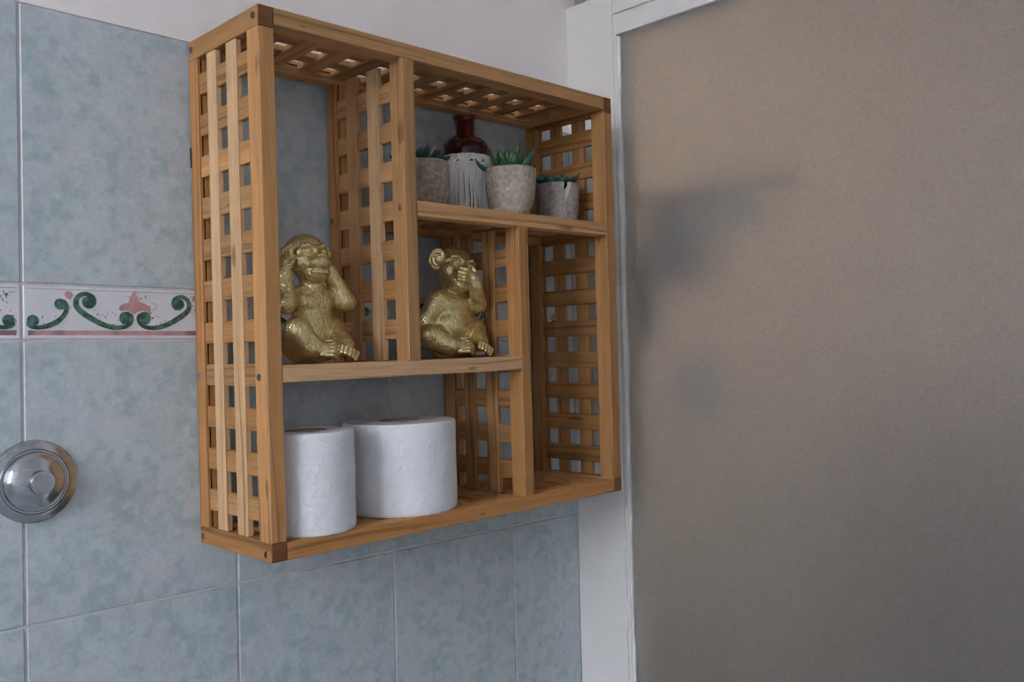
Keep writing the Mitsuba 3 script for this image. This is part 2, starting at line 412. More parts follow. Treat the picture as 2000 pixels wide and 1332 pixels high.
thing('towel_arm', 'thin metal arm behind the frosted glass that carries the dark bag', 'towel rail')
put('towel_arm__bar', trimesh.util.concatenate([trimesh.creation.cylinder(.007, segment=[[.835, -.30, 1.452], [.835, .145, 1.452]], sections=20),
                                                trimesh.creation.cylinder(.007, segment=[[XW + .0455, .14, 1.452], [.840, .14, 1.452]], sections=20)]), 'm_screw', smooth=40)
thing('hanging_bag', 'dark bag hanging behind the frosted glass, a soft dark blur right of the shelf', 'bag')
put('hanging_bag__body', hang(-.145, -.055, 1.33, 1.452, .835, .006, .035, 2.0), 'm_greycloth', smooth=True)
put('hanging_bag__flap', hang(-.235, -.12, 1.405, 1.447, .835, .004, .02, 4.0, slope=-.10), 'm_linen', smooth=True)
put('hanging_bag__strap', hang(-.065, .005, 1.235, 1.35, .84, .004, .012, 3.0, slope=.3), 'm_linen', smooth=True)
put('hanging_bag__pocket', hang(-.165, -.105, 1.145, 1.225, .84, .004, .02, 5.0), 'm_linen', smooth=True)

thing('low_cabinet', 'dark low cabinet far behind the lower right of the frosted glass', 'cabinet')
put('low_cabinet__body', chamfer(HX - .48, HX - .02, -1.0, .16, .05, .98, .004), 'm_darkfloor')
put('low_cabinet__worktop', chamfer(HX - .50, HX - .015, -1.02, .18, .98, 1.01, .003), 'm_darkcloth')
for a in (-.86, .02):
    for b in (HX - .44, HX - .08):
        put('low_cabinet__foot', box(b - .02, b + .02, a - .02, a + .02, 0, .05), 'm_darkcloth')

# ------------------------------------------------------------------ shower valve
def lathe(prof, n=64):
    prof = np.array(prof, float)
    return trimesh.creation.revolve(prof, sections=n)

def to_wall(m, x, z):
    """lathe axis z -> out of the back wall (-y)"""
    m = m.copy()
    v = np.array(m.vertices)
    m.vertices = np.c_[x + v[:, 0], -v[:, 2], z + v[:, 1]]
    return m

thing('shower_valve', 'round chrome shower valve with a stepped dome and knob on the tiled wall', 'valve')
VX, VZ = .0075, 1.1262
R0 = .0362
put('shower_valve__backplate', to_wall(lathe([(0, 0.0002), (R0, .0002), (R0, .0020), (R0 - .0008, .0036), (R0 - .004, .0052), (R0 - .0075, .0060), (R0 - .0082, .0052), (R0 - .0100, .0052), (.020, .0052), (0, .0052)], 96), VX, VZ), 'm_chrome', smooth=30)
dome = [(.0262, .0045), (.0262, .0065)] + [(.0262 * math.cos(a), .0065 + .0125 * math.sin(a)) for a in np.linspace(.12, 1.5, 18)] + [(0, .019)]
put('shower_valve__dome', to_wall(lathe([(0, .0045)] + dome, 96), VX, VZ), 'm_chrome', smooth=30)
knob = [(0, .010), (.0102, .010), (.0100, .0262), (.0092, .0274), (.0080, .0277), (0, .0275)]
put('shower_valve__knob', to_wall(lathe(knob, 64), VX, VZ + .0008), 'm_chrome', smooth=30)

# ------------------------------------------------------------------ the shelf
CO = np.array([.16098, -.0006, 1.048])
CR = Rotation.from_rotvec([.00687, -.01304, -.00529]).as_matrix()
def cab(v):
    """local millimetres of the shelf -> world"""
    return CO + (np.asarray(v, float) * MM) @ CR.T

W, H, D = 496.3, 499.5, 138.3
S = 'wall_shelf'
thing(S, 'square wooden lattice wall shelf with four compartments hung on the tiled wall', 'shelf')

def wood_uv(v, f, axis, tone):
    k = int(np.clip(round(tone * 9), 0, 9)) * 20 + rng.randint(0, 20)
    o = [i for i in range(3) if i != axis]
    tri = v[f]
    n = np.cross(tri[:, 1] - tri[:, 0], tri[:, 2] - tri[:, 0])
    uv = np.zeros((len(v), 2))
    ou, ow = rng.uniform(0, 3), rng.uniform(.0, .12)
    for i, t in enumerate(f):
        a = np.argmax(np.abs(n[i]))
        p = v[t]
        if a == axis:
            uv[t, 0] = p[:, o[0]] * MM * 3 + ou
            uv[t, 1] = k + .5 + np.mod(ow, .2) + (p[:, o[1]] - v[:, o[1]].min()) * MM * .9
        else:
            b = [j for j in o if j != a][0]
            uv[t, 0] = p[:, axis] * MM + ou
            uv[t, 1] = k + ow + (p[:, b] - v[:, b].min()) * MM + (.05 if a == o[0] else .0)
    return uv

def wood(part, x0, x1, y0, y1, z0, z1, axis, tone=.5, r=.7, groove=None, label=None):
    """One stick of the lattice. groove = (face axis, sign, centre on the other cross axis): the slot along its inner edge."""
    if groove is None:
        m = chamfer(x0, x1, y0, y1, z0, z1, r)
    else:
        ga, sgn, gc, ca = groove
        lo, hi = [x0, y0, z0], [x1, y1, z1]
        o = [i for i in range(3) if i != axis]
        p = sg.box(lo[o[0]], lo[o[1]], hi[o[0]], hi[o[1]]).buffer(-r, join_style=2).buffer(r, join_style=3)
        d = hi[ga] if sgn > 0 else lo[ga]
        cut = {ga: (d - 5.5, d + 1) if sgn > 0 else (d - 1, d + 5.5), ca: (gc - .95, gc + .95)}
        p = p.difference(sg.box(cut[o[0]][0], cut[o[1]][0], cut[o[0]][1], cut[o[1]][1]))
        e = trimesh.creation.extrude_polygon(p, hi[axis] - lo[axis], engine='earcut')
        v = np.array(e.vertices)
        w = np.zeros_like(v)
        w[:, o[0]], w[:, o[1]], w[:, axis] = v[:, 0], v[:, 1], v[:, 2] + lo[axis]
        m = trimesh.Trimesh(w, e.faces, process=False)
        if axis == 1:
            m.invert()
    v, f = split_faces(m)
    uv = wood_uv(v, f, axis, tone)
    k = put(f'{S}__{part}', trimesh.Trimesh(cab(v), f, process=False), 'm_wood', uv=uv)
    if label:
        labels[k] = {'label': label}
    return k

YF, YFI, YBI, YB = -138.3, -116.8, -17.3, 0.0
SL = [(-54.7, -36.5), (-95.2, -75.5)]
TK = 15.6
CX = lambda k: 249.3 + 41.0 * k
def rt(a=.3, b=.7):
    return float(rng.uniform(a, b))

def upright(x, z0, z1, ks, flip=False, tones=(.5, .5, .5, .5), ct=(.35, .6), rail=None):
    """A vertical lattice panel at x..x+TK: stiles, two slats on the outer face and crosses on the inner one."""
    xo = (x + .5, x + 6.6) if not flip else (x + TK - 6.6, x + TK - .5)
    xi = (x + 2.2, x + 8.6) if not flip else (x + TK - 8.6, x + TK - 2.2)
    gc = x + 4.6 if not flip else x + TK - 4.6
    if rail:
        a, b = rail
        wood('rail', x, x + TK, YF, YB, z1 - b, z1, 1, tones[4], label='upper end rail')
        wood('rail', x, x + TK, YF, YB, z0, z0 + a, 1, tones[5], label='lower end rail')
        z0, z1 = z0 + a, z1 - b
    wood('stile', x, x + TK, YF, YFI, z0, z1, 2, tones[0], groove=(1, 1, gc, 0))
    wood('stile', x, x + TK, YBI, YB, z0, z1, 2, tones[1], groove=(1, -1, gc, 0))
    for (a, b), t in zip(SL, tones[2:4]):
        wood('slat', *xo, a, b, z0, z1, 2, t)
    for k in ks:
        c = CX(k)
        wood('cross_slat', *xi, YFI - 2, YBI + 2, c - 10.4, c + 10.4, 1, rt(*ct))

def level(z, x0, x1, ks, flip=False, tones=(.5, .5, .5, .5), ct=(.3, .55), ends=False):
    """A horizontal lattice panel: rails along x, two slats on one face, crosses on the other (below unless flip)."""
    zo = (z + TK - 6.6, z + TK - .5) if not flip else (z + 7.0, z + 13.4)
    zi = (z + TK - 8.6, z + TK - 2.2) if not flip else (z + 9.2, z + TK - .3)
    gc = z + TK - 4.6
    wood('front_rail', x0, x1, YF, YFI, z, z + TK, 0, tones[0], groove=(1, 1, gc, 2))
    wood('back_rail', x0, x1, YBI, YB, z, z + TK, 0, tones[1], groove=(1, -1, gc, 2))
    for (a, b), t in zip(SL, tones[2:4]):
        wood('slat', x0, x1, a, b, *zo, 0, t)
    for k in ks:
        c = CX(k) - 1.5
        wood('cross_slat', c - 10.4, c + 10.4, YFI - 2, YBI + 2, *zi, 1, rt(*ct))
    if ends:
        for a, b in ((x0, x0 + 9), (x1 - 9, x1)):
            wood('end_strip', a, b, YFI, YBI, z, z + TK, 1, .35)

X2, X3, XR = 160.5, 322.0, W - TK
upright(0, 0, H, range(-5, 6), tones=(.40, .24, .76, .72, .0, .14), ct=(.06, .32), rail=(17.3, 19.5))
upright(XR, 0, H, range(-5, 6), flip=True, tones=(.24, .14, .20, .22, .14, .18), ct=(.0, .14), rail=(17.3, 19.5))
ZB, ZS2, ZS1, ZT_ = 0.0, 160.0, 324.0, H - TK
upright(X2, ZS2 + TK, ZT_, range(-1, 6), tones=(.36, .32, .36, .74), ct=(.26, .46))
upright(X3, ZB + TK, ZS1, range(-5, 2), tones=(.38, .22, .26, .30), ct=(.10, .30))
level(ZT_, TK, XR, range(-5, 6), tones=(.38, .40, .42, .42), ct=(.22, .40), ends=True)
level(ZB, TK, XR, range(-5, 6), flip=True, tones=(.36, .34, .36, .36), ct=(.2, .42), ends=True)
level(ZS1, X2 + TK, XR, range(-1, 5), tones=(.52, .32, .36, .36), ct=(.2, .4))
level(ZS2, TK, X3, range(-5, 2), tones=(.72, .42, .42, .42), ct=(.25, .45))

# screws in the side panel and the divider
sc = m3.Manifold.cylinder(.9, 3.3, 2.9, 20) - m3.Manifold.cube([3.6, .75, 1.2], True).translate([0, 0, .8]) - m3.Manifold.cube([.75, 3.6, 1.2], True).translate([0, 0, .8])
for x, y, z in [(0, -130, 491), (0, -7.2, 490.5), (0, -124.5, 165.5), (0, -6.5, 166), (0, -6.8, 7.5), (0, -128.5, 6.5), (X2, -129.8, 332), (X2, -6.3, 332)]:
    me = sc.rotate([rng.uniform(0, 90), 0, 0]).rotate([0, -90, 0])
    mm_ = me.to_mesh()
    v = np.array(mm_.vert_properties[:, :3]) * [.55, 1, 1] + [x - .3, y, z]
    put(f'{S}__screw', trimesh.Trimesh(cab(v), mm_.tri_verts, process=False), 'm_screw')
m = chamfer(-1.2, 6, -1.5, -.2, 374, 394, .3)
m.vertices = cab(m.vertices)
put(f'{S}__hanging_bracket', m, 'm_dark', label='small black hanging bracket')

# ------------------------------------------------------------------ toilet rolls
def emboss(th, z, R, seed):
    """Height (mm) of the embossed petals on the paper at angle th and height z."""
    r = np.random.RandomState(seed)
    h = np.zeros_like(th)
    s = th * R
    n = 230
    for i in range(n):
        cs, cz = r.uniform(0, 2 * np.pi * R), r.uniform(3, 93)
        a0 = r.uniform(0, 6.28)
        rad = r.uniform(1.6, 4.2)
        hh = r.uniform(.22, .50)
        ds = (s[:, 0] - cs + np.pi * R) % (2 * np.pi * R) - np.pi * R
        dz = z[0] - cz
        I, J = np.nonzero(np.abs(ds) < 7)[0], np.nonzero(np.abs(dz) < 7)[0]
        DS, DZ = np.meshgrid(ds[I], dz[J], indexing='ij')
        d = np.hypot(DS, DZ)
        ang = (np.arctan2(DZ, DS) - a0) % (2 * np.pi)
        h[np.ix_(I, J)] += np.exp(-((d - rad) / .5) ** 2) * np.clip((2.6 - ang) * 3, 0, 1) * np.clip(ang * 4, 0, 1) * hh
    h += (meshkit.noise(np.stack([s / 1.6, z / 1.6, s * 0 + seed], -1), seed) - .5) * .16
    return h

def roll(key, cx, cy, z0, R, Rc, h, seed, label):
    thing(key, label, 'toilet paper', 'toilet paper rolls on the bottom board')
    nt, nz = 560, 180
    th = np.linspace(0, 2 * np.pi, nt, endpoint=False)
    zz = np.linspace(0, h, nz)
    TH, ZZ = np.meshgrid(th, zz, indexing='ij')
    soft = 1 - np.exp(-np.minimum(ZZ, h - ZZ) / 1.1)
    lump = (meshkit.fbm(np.stack([np.cos(TH) * 2 + 9, np.sin(TH) * 2 + seed, ZZ / 30], -1), 3, seed) - .5) * 1.1
    RR = R - 1.0 + soft + lump + emboss(TH, ZZ, R, seed) * soft
    V = np.stack([cx + RR * np.cos(TH), cy + RR * np.sin(TH), z0 + ZZ], -1).reshape(-1, 3)
    F = []
    i, j = np.meshgrid(np.arange(nt), np.arange(nz - 1), indexing='ij')
    a, b = i * nz + j, ((i + 1) % nt) * nz + j
    F = np.stack([a, b, b + 1, a + 1], -1).reshape(-1, 4)
    F = np.vstack([F[:, [0, 1, 2]], F[:, [0, 2, 3]]])
    # top and bottom rings with a spiral of wound paper
    nr = 14
    parts = [trimesh.Trimesh(V, F, process=False)]
    for top in (0, 1):
        rr = np.linspace(0, 1, nr)
        edge = RR[:, -1 if top else 0]
        VV, FF = [], []
        for q in rr:
            rad = Rc + (edge - Rc) * q
            dz = (rng.uniform(-.35, .25) if 0 < q < 1 else 0)
            VV.append(np.stack([cx + rad * np.cos(th), cy + rad * np.sin(th), np.full(nt, z0 + (h + dz if top else 0))], -1))
        VV = np.vstack(VV)
        for q in range(nr - 1):
            a = q * nt + np.arange(nt); b = q * nt + (np.arange(nt) + 1) % nt
            f1 = np.stack([a, a + nt, b + nt], -1); f2 = np.stack([a, b + nt, b], -1)
            FF += [f1, f2]
        FF = np.vstack(FF)
        if not top: FF = FF[:, ::-1]
        parts.append(trimesh.Trimesh(VV, FF, process=False))
    m = trimesh.util.concatenate(parts)
    m.vertices = cab(m.vertices)
    put(key + '__paper', m, 'm_paper', smooth=50)
    t = trimesh.creation.annulus(Rc - 1.2, Rc - .05, h - 1.5, sections=64)
    t.apply_translation([cx, cy, z0 + h / 2])
    t.vertices = cab(t.vertices)
    put(key + '__core', t, 'm_core', smooth=40, label='cardboard tube')

roll('toilet_roll', 64.5, -95, TK + .1, 46.3, 20, 95.3, 3, 'smaller white embossed toilet roll beside the left side panel')
roll('toilet_roll_001', 191, -78.5, TK + .1, 60.6, 22.2, 94.6, 8, 'wider white embossed toilet roll right of the smaller roll')

# ------------------------------------------------------------------ potted succulents
def place(m):
    m = m.copy() if hasattr(m, 'copy') else m
    m.vertices = cab(m.vertices)
    return m

def pot(key, cx, cy, z0, prof, wall, m, seed, notch=None):
    prof = np.array(prof, float)
    zt = prof[-1, 1]
    outer = [(0, 0)] + [tuple(p) for p in prof]
    inner = [(prof[-1, 0] - .8, zt + .5), (prof[-1, 0] - wall, zt - .3), (prof[-1, 0] - wall - .6, zt - 9), (0, zt - 9)]
    pr = np.array(outer + inner, float)
    dense = [pr[0]]
    for a, b in zip(pr[:-1], pr[1:]):
        k = max(1, int(np.ceil(np.linalg.norm(b - a) / 2.6)))
        dense += [a + (b - a) * i / k for i in range(1, k + 1)]
    g = lathe(dense, 72)
    g.merge_vertices()
    v = np.array(g.vertices)
    n = g.vertex_normals
    d = (meshkit.fbm(v / 9.0 + seed, 3) - .5) * .9 - np.maximum(meshkit.noise(v / 2.6 + 3 * seed) - .82, 0) * 4
    d *= np.clip(v[:, 2] / 2, 0, 1)
    v = v + n * d[:, None] + [cx, cy, z0]
    g = trimesh.Trimesh(v, g.faces, process=False)
    if notch is not None:
        man = m3.Manifold(m3.Mesh(np.asarray(g.vertices, np.float32), np.asarray(g.faces, np.uint32)))
        if man.status() != m3.Error.NoError or man.volume() <= 0:
            man = m3.Manifold(m3.Mesh(np.asarray(g.vertices, np.float32), np.asarray(g.faces[:, ::-1], np.uint32)))
        g2 = (man - notch).to_mesh()
        if len(g2.tri_verts):
            g = trimesh.Trimesh(g2.vert_properties[:, :3], g2.tri_verts, process=False)
    put(key + '__pot', place(g), m, smooth=50)
    s = trimesh.creation.cylinder(prof[-1, 0] - wall - .2, 1.0, sections=40)
    s.apply_translation([cx, cy, z0 + zt - 4])
    put(key + '__soil', place(s), 'm_soil')

EU, EN = np.array([.706, -.708, 0]), np.array([-.708, -.706, 0])
def leaf(key, base, tip, bulge, width, thick, m, tipw=.0, wpos=.42, cup=.25):
    """A fleshy leaf (mm) along a bent midrib from base to tip."""
    base, tip = np.array(base, float), np.array(tip, float)
    ctrl = (base + tip) / 2 + np.array(bulge, float)
    t = np.linspace(0, 1, 13)[:, None]
    P = (1 - t) ** 2 * base + 2 * t * (1 - t) * ctrl + t ** 2 * tip
    dP = np.gradient(P, axis=0)
    dP /= np.linalg.norm(dP, axis=1, keepdims=True)
    out = np.array(bulge, float)
    if np.linalg.norm(out) < 1e-6: out = np.array([0, 0, -1.0])
    side = np.cross(dP, out)
    side /= np.linalg.norm(side, axis=1, keepdims=True) + 1e-9
    nrm = np.cross(side, dP)
    s = t[:, 0]
    wprof = np.where(s < wpos, .55 + .45 * np.sin(s / wpos * np.pi / 2), tipw + (1 - tipw) * np.cos(np.clip((s - wpos) / (1 - wpos), 0, 1) * np.pi / 2) ** .8)
    wprof[-1] = max(.03, tipw * .3)
    a = np.linspace(0, 2 * np.pi, 12, endpoint=False)
    V = []
    for i in range(len(s)):
        w = width / 2 * wprof[i]
        h = thick / 2 * (wprof[i] ** .7)
        x, y = w * np.cos(a), h * np.sin(a) + cup * w * (np.cos(a) ** 2)
        V.append(P[i] + x[:, None] * side[i] - y[:, None] * nrm[i] * np.sign(1))
    V = np.vstack(V + [P[0][None], P[-1][None] + dP[-1] * .4])
    F, n = [], 12
    for i in range(len(s) - 1):
        for j in range(n):
            p, q = i * n + j, i * n + (j + 1) % n
            F += [[p, q, q + n], [p, q + n, p + n]]
    e0, e1 = len(V) - 2, len(V) - 1
    for j in range(n):
        F += [[e0, (j + 1) % n, j], [e1, (len(s) - 1) * n + j, (len(s) - 1) * n + (j + 1) % n]]
    g = trimesh.Trimesh(V, F, process=False)
    put(key + '__leaf', place(g), m, smooth=True)

def uvz(c, u, z, n=0.0):
    """point beside the centre c (mm): u to the right in the picture plane, n towards the viewer, z up"""
    return np.array(c, float) + EU * u + EN * n + np.array([0, 0, z])

ZS = ZS1 + TK + .1
# left pot
P1, Z1 = (225.5, -85, ZS), 54.0
thing('potted_succulent', 'tall grey concrete pot of dark broad-leaved succulent beside the divider, left of the bottle', 'potted plant', 'succulents on the upper right shelf')
pot('potted_succulent', *P1, [(24.5, 0), (27, 1.5), (29.5, 12), (31.0, 26), (31.7, 40), (31.2, 50), (30.2, 53.2)], 4, 'm_pot1', 1.3)
c1 = (P1[0], P1[1], ZS + Z1 - 4)
for u, z, n, bu, bz, w, tk, mm in [(-34, 12, 4, -3, -5, 15, 5, 'm_leaf_dark'), (-16, 20, 6, -6, -2, 16, 5, 'm_leaf_dark'), (9, 22, 2, 1, -3, 15, 5, 'm_leaf_dark'), (2, 17, 14, 2, -3, 16, 5, 'm_leaf_dark'),
                                   (22, 15, 8, 5, -3, 15, 5, 'm_leaf_dark'), (33, 10, 0, 5, -4, 14, 5, 'm_leaf_dark'), (16, 20, -10, 4, 0, 14, 5, 'm_leaf_dark'), (-8, 18, -14, -2, 0, 15, 5, 'm_leaf_dark'),
                                   (26, 9, 14, 5, -5, 15, 5, 'm_leaf_dark'), (-10, 12, 22, -2, -5, 15, 5, 'm_leaf_dark')]:
    leaf('potted_succulent', uvz(c1, u * .12, 0, n * .12), uvz(c1, u, z, n), EU * bu + EN * n * .2 + [0, 0, bz], w, tk, mm, tipw=.25, wpos=.55)
leaf('potted_succulent', uvz(c1, 8, 4, -4), uvz(c1, 17, 22.5, -6), EU * -2 + np.array([0, 0, 4]), 9, 3, 'm_leaf_pale', tipw=.3, wpos=.6)
# middle pot
P2, Z2 = (348.5, -101.5, ZS), 58.0
thing('potted_succulent_001', 'round beige concrete pot with pointed upright succulent leaves in front of the bottle', 'potted plant', 'succulents on the upper right shelf')
pot('potted_succulent_001', *P2, [(17.5, 0), (20, 1.2), (23.2, 7), (26.5, 17), (29.0, 30), (30.4, 43), (30.9, 52), (30.3, 57.3)], 4, 'm_pot2', 5.7)
c2 = (P2[0], P2[1], ZS + Z2 - 5)
for u, z, n, bu, bz, w, tk, mm in [(-41, 17, 10, -10, -9, 12, 4, 'm_leaf_blue'), (-23.5, 31, 4, -9, -4, 11, 4, 'm_leaf_green'), (-13, 27, 12, -2, -2, 12, 4, 'm_leaf_green'), (-4, 29, 10, -1, -2, 13, 4.5, 'm_leaf_green'),
                                   (3.5, 27, 12, 1, -2, 12, 4, 'm_leaf_green'), (11, 36, 4, 4, -3, 11, 4, 'm_leaf_green'), (29.5, 28, 8, 4, -8, 14, 4, 'm_leaf_blue'), (24, 26, -6, 2, -6, 10, 3.5, 'm_leaf_green'),
                                   (0, 33, -10, 0, 0, 11, 4, 'm_leaf_green'), (-15, 28, -12, -3, -3, 11, 4, 'm_leaf_green'), (14, 24, 14, 3, -5, 12, 4, 'm_leaf_green'), (6, 20, 22, 2, -6, 12, 4, 'm_leaf_green')]:
    leaf('potted_succulent_001', uvz(c2, u * .25, 0, n * .25), uvz(c2, u, z, n), EU * bu + EN * n * .35 + [0, 0, bz], w, tk, mm, wpos=.45)
# right pot
P3, Z3 = (443.0, -90, ZS), 51.0
thing('potted_succulent_002', 'small grey concrete pot with cracked rim and flat rounded succulent leaves, rightmost', 'potted plant', 'succulents on the upper right shelf')
hit = np.array(uvz((P3[0], P3[1], ZS + Z3), 9.3, 0, 26.5))
notch_ = (m3.Manifold.hull(m3.Manifold.cube([.4, 16, .4], True).translate([-1.4, 0, -10]) + m3.Manifold.cube([5, 16, 2], True).translate([1.8, 0, 3]) + m3.Manifold.cube([3.2, 16, .4], True).translate([-.2, 0, -6]))
          ).rotate([0, 0, math.degrees(math.atan2(EU[1], EU[0]))]).translate(hit.tolist())
pot('potted_succulent_002', *P3, [(22.5, 0), (24.3, 1.2), (25.8, 12), (27.0, 26), (27.8, 40), (27.9, 47), (27.2, 50.4)], 3.6, 'm_pot3', 9.1, notch=notch_)
ch = []
for zz_, w0, w1, rr in [(-1, 11.5, 16.5, 28.1), (-6, 11.0, 16.2, 28.2), (-11, 9.2, 14.2, 28.3), (-15, 9.0, 13, 28.2), (-19, 8.5, 11, 28.0), (-25, 8.3, 9.3, 27.6)]:
    for w_ in (w0, w1):
        for r_ in (rr - 1.2, rr + .15):
            ch.append(np.array([P3[0], P3[1], ZS + Z3 + zz_]) + EU * w_ + EN * math.sqrt(r_ ** 2 - w_ ** 2))
ch = np.array(ch).reshape(6, 4, 3)
put('potted_succulent_002__chipped_edge', place(trimesh.util.concatenate([trimesh.convex.convex_hull(ch[i:i + 2].reshape(-1, 3)) for i in range(5)])), 'm_chip', label='pale chipped edge below the crack')
c3 = (P3[0], P3[1], ZS + Z3 - 3)
for u, z, n, bu, bz, w, tk, mm in [(-31, 12, 12, -3, -1, 15, 6, 'm_leaf_blue'), (-14, 10, 24, -2, -3, 15, 6, 'm_leaf_blue'), (10, 9, 25, 2, -3, 15, 6, 'm_leaf_blue'), (8, 17, -2, 0, 0, 15, 5.5, 'm_leaf_blue'), (-24, 17, -6, -1, 1, 14, 5.5, 'm_leaf_blue'),
                                   (29, 18, 4, 8, -6, 13, 4.5, 'm_leaf_green'), (22, 10, 18, 3, -3, 13, 5, 'm_leaf_dark'), (26, 8, -14, 2, -3, 13, 5, 'm_leaf_dark'), (0, 13, 14, 0, 1, 15, 6, 'm_leaf_blue'), (-4, 15, -18, 0, 0, 14, 5, 'm_leaf_dark')]:
    leaf('potted_succulent_002', uvz(c3, u * .1, 1, n * .1), uvz(c3, u, z, n), EU * bu + EN * n * .1 + [0, 0, bz - .5], w, tk, mm, tipw=.35 if mm == 'm_leaf_blue' else .05, wpos=.6, cup=.08)

# ------------------------------------------------------------------ bottle with a macrame skirt
BX, BY = 334.0, -39.0
thing('bottle', 'dark red glass bottle with a narrow neck and a white macrame fringe between the pots', 'bottle')
out = [(0, .2), (25.5, .2), (27.6, 1.6), (28.4, 6), (28.6, 60), (29.0, 84), (28.9, 89), (27.6, 94), (24.4, 99), (19.6, 103), (15.0, 105.6), (12.8, 107.4), (12.0, 110), (11.8, 124), (12.2, 126), (14.6, 127.2), (15.2, 128.7), (14.8, 130.2), (13.2, 130.8)]
inn = [(10.4, 129.8), (9.4, 127), (9.4, 109), (11, 104.6), (17, 101.2), (21.8, 96), (24.8, 91), (26.0, 86), (26.0, 78), (25.8, 8), (24.0, 4.2), (0, 4.0)]
g = lathe(out + inn, 80)
v = np.array(g.vertices)
ang = np.arctan2(v[:, 1], v[:, 0])
rad = np.hypot(v[:, 0], v[:, 1])
g.vertices = v + [BX, BY, ZS]
put('bottle__glass', place(g), 'm_amber', smooth=32)
# raised scallops round the shoulder
sc_ = []
for row, (rr, zz_) in enumerate([(17.6, 104.2), (22.8, 100.4), (26.6, 95.6)]):
    for i in range(18):
        a = 2 * np.pi * (i + .5 * row) / 18
        e = trimesh.creation.icosphere(2, 1.0)
        e.apply_scale([rr * .14, 1.1, .7])
        e.apply_transform(trimesh.transformations.rotation_matrix([.75, .95, 1.15][row] - 1.57, [1, 0, 0]) if False else np.eye(4))
        e.apply_transform(trimesh.transformations.rotation_matrix(a + np.pi / 2, [0, 0, 1]))
        e.apply_translation([BX + rr * np.cos(a), BY + rr * np.sin(a), ZS + zz_])
        sc_.append(e)
put('bottle__shoulder_relief', place(trimesh.util.concatenate(sc_)), 'm_amber_solid' if False else 'm_amber', smooth=True)
# knotted band: every knot is one bead of yarn, all joined
kn = []
for row in range(5):
    zz_ = ZS + 78.8 - 2.35 * row
    n = 44
    for i in range(n):
        a = 2 * np.pi * (i + .5 * (row % 2)) / n
        if (row == 4 and i % 2) or (row == 3 and i % 4 == 1): continue
        e = trimesh.creation.icosphere(1, 1.0)
        e.apply_scale([2.35, 1.15, 1.75])
        e.apply_transform(trimesh.transformations.rotation_matrix(a + np.pi / 2, [0, 0, 1]))
        rr = 29.3 + rng.uniform(-.2, .2)
        e.apply_translation([BX + rr * np.cos(a), BY + rr * np.sin(a), zz_ + rng.uniform(-.3, .3)])
        kn.append(e)
k = put('bottle__macrame_band', place(trimesh.util.concatenate(kn)), 'm_yarn', smooth=True)
labels[k] = {'label': 'knotted white yarn band', 'kind': 'stuff'}
fr = []
def tube(P, r, n=6):
    P = np.asarray(P, float)
    t = np.gradient(P, axis=0)
    t /= np.linalg.norm(t, axis=1, keepdims=True)
    a = np.cross(t, [0.3, .2, 1]); a /= np.linalg.norm(a, axis=1, keepdims=True) + 1e-9
    b = np.cross(t, a)
    an = np.arange(n) * 2 * np.pi / n
    V = P[:, None] + np.broadcast_to(np.asarray(r, float), (len(P),))[:, None, None] * (np.cos(an)[None, :, None] * a[:, None] + np.sin(an)[None, :, None] * b[:, None])
    F = []
    for i in range(len(P) - 1):
        for j in range(n):
            p, q = i * n + j, i * n + (j + 1) % n
            F += [[p, q, q + n], [p, q + n, p + n]]
    F += [[0, j + 1, j] for j in range(1, n - 1)] + [[(len(P) - 1) * n, (len(P) - 1) * n + j, (len(P) - 1) * n + j + 1] for j in range(1, n - 1)]
    return trimesh.Trimesh(V.reshape(-1, 3), F, process=False)
NS = 190
for i in range(NS):
    a0 = 2 * np.pi * i / NS
    tuft = round(i / 6.0) * 6.0 / NS * 2 * np.pi
    zt_, zb_ = 70.5, rng.uniform(.6, 4.0)
    P = []
    sw = rng.uniform(-.05, .05)
    for t in np.linspace(0, 1, 7):
        a = a0 + sw * t + (tuft - a0) * (.75 * t ** 5) + .02 * math.sin(5 * t + i)
        rr = 29.7 + 1.0 * t + rng.uniform(-.35, .35)
        P.append([BX + rr * np.cos(a), BY + rr * np.sin(a), ZS + zt_ + (zb_ - zt_) * t])
    fr.append(tube(P, .78, 5))
k = put('bottle__fringe', place(trimesh.util.concatenate(fr)), 'm_yarn', smooth=True)
labels[k] = {'label': 'long white yarn fringe', 'kind': 'stuff'}
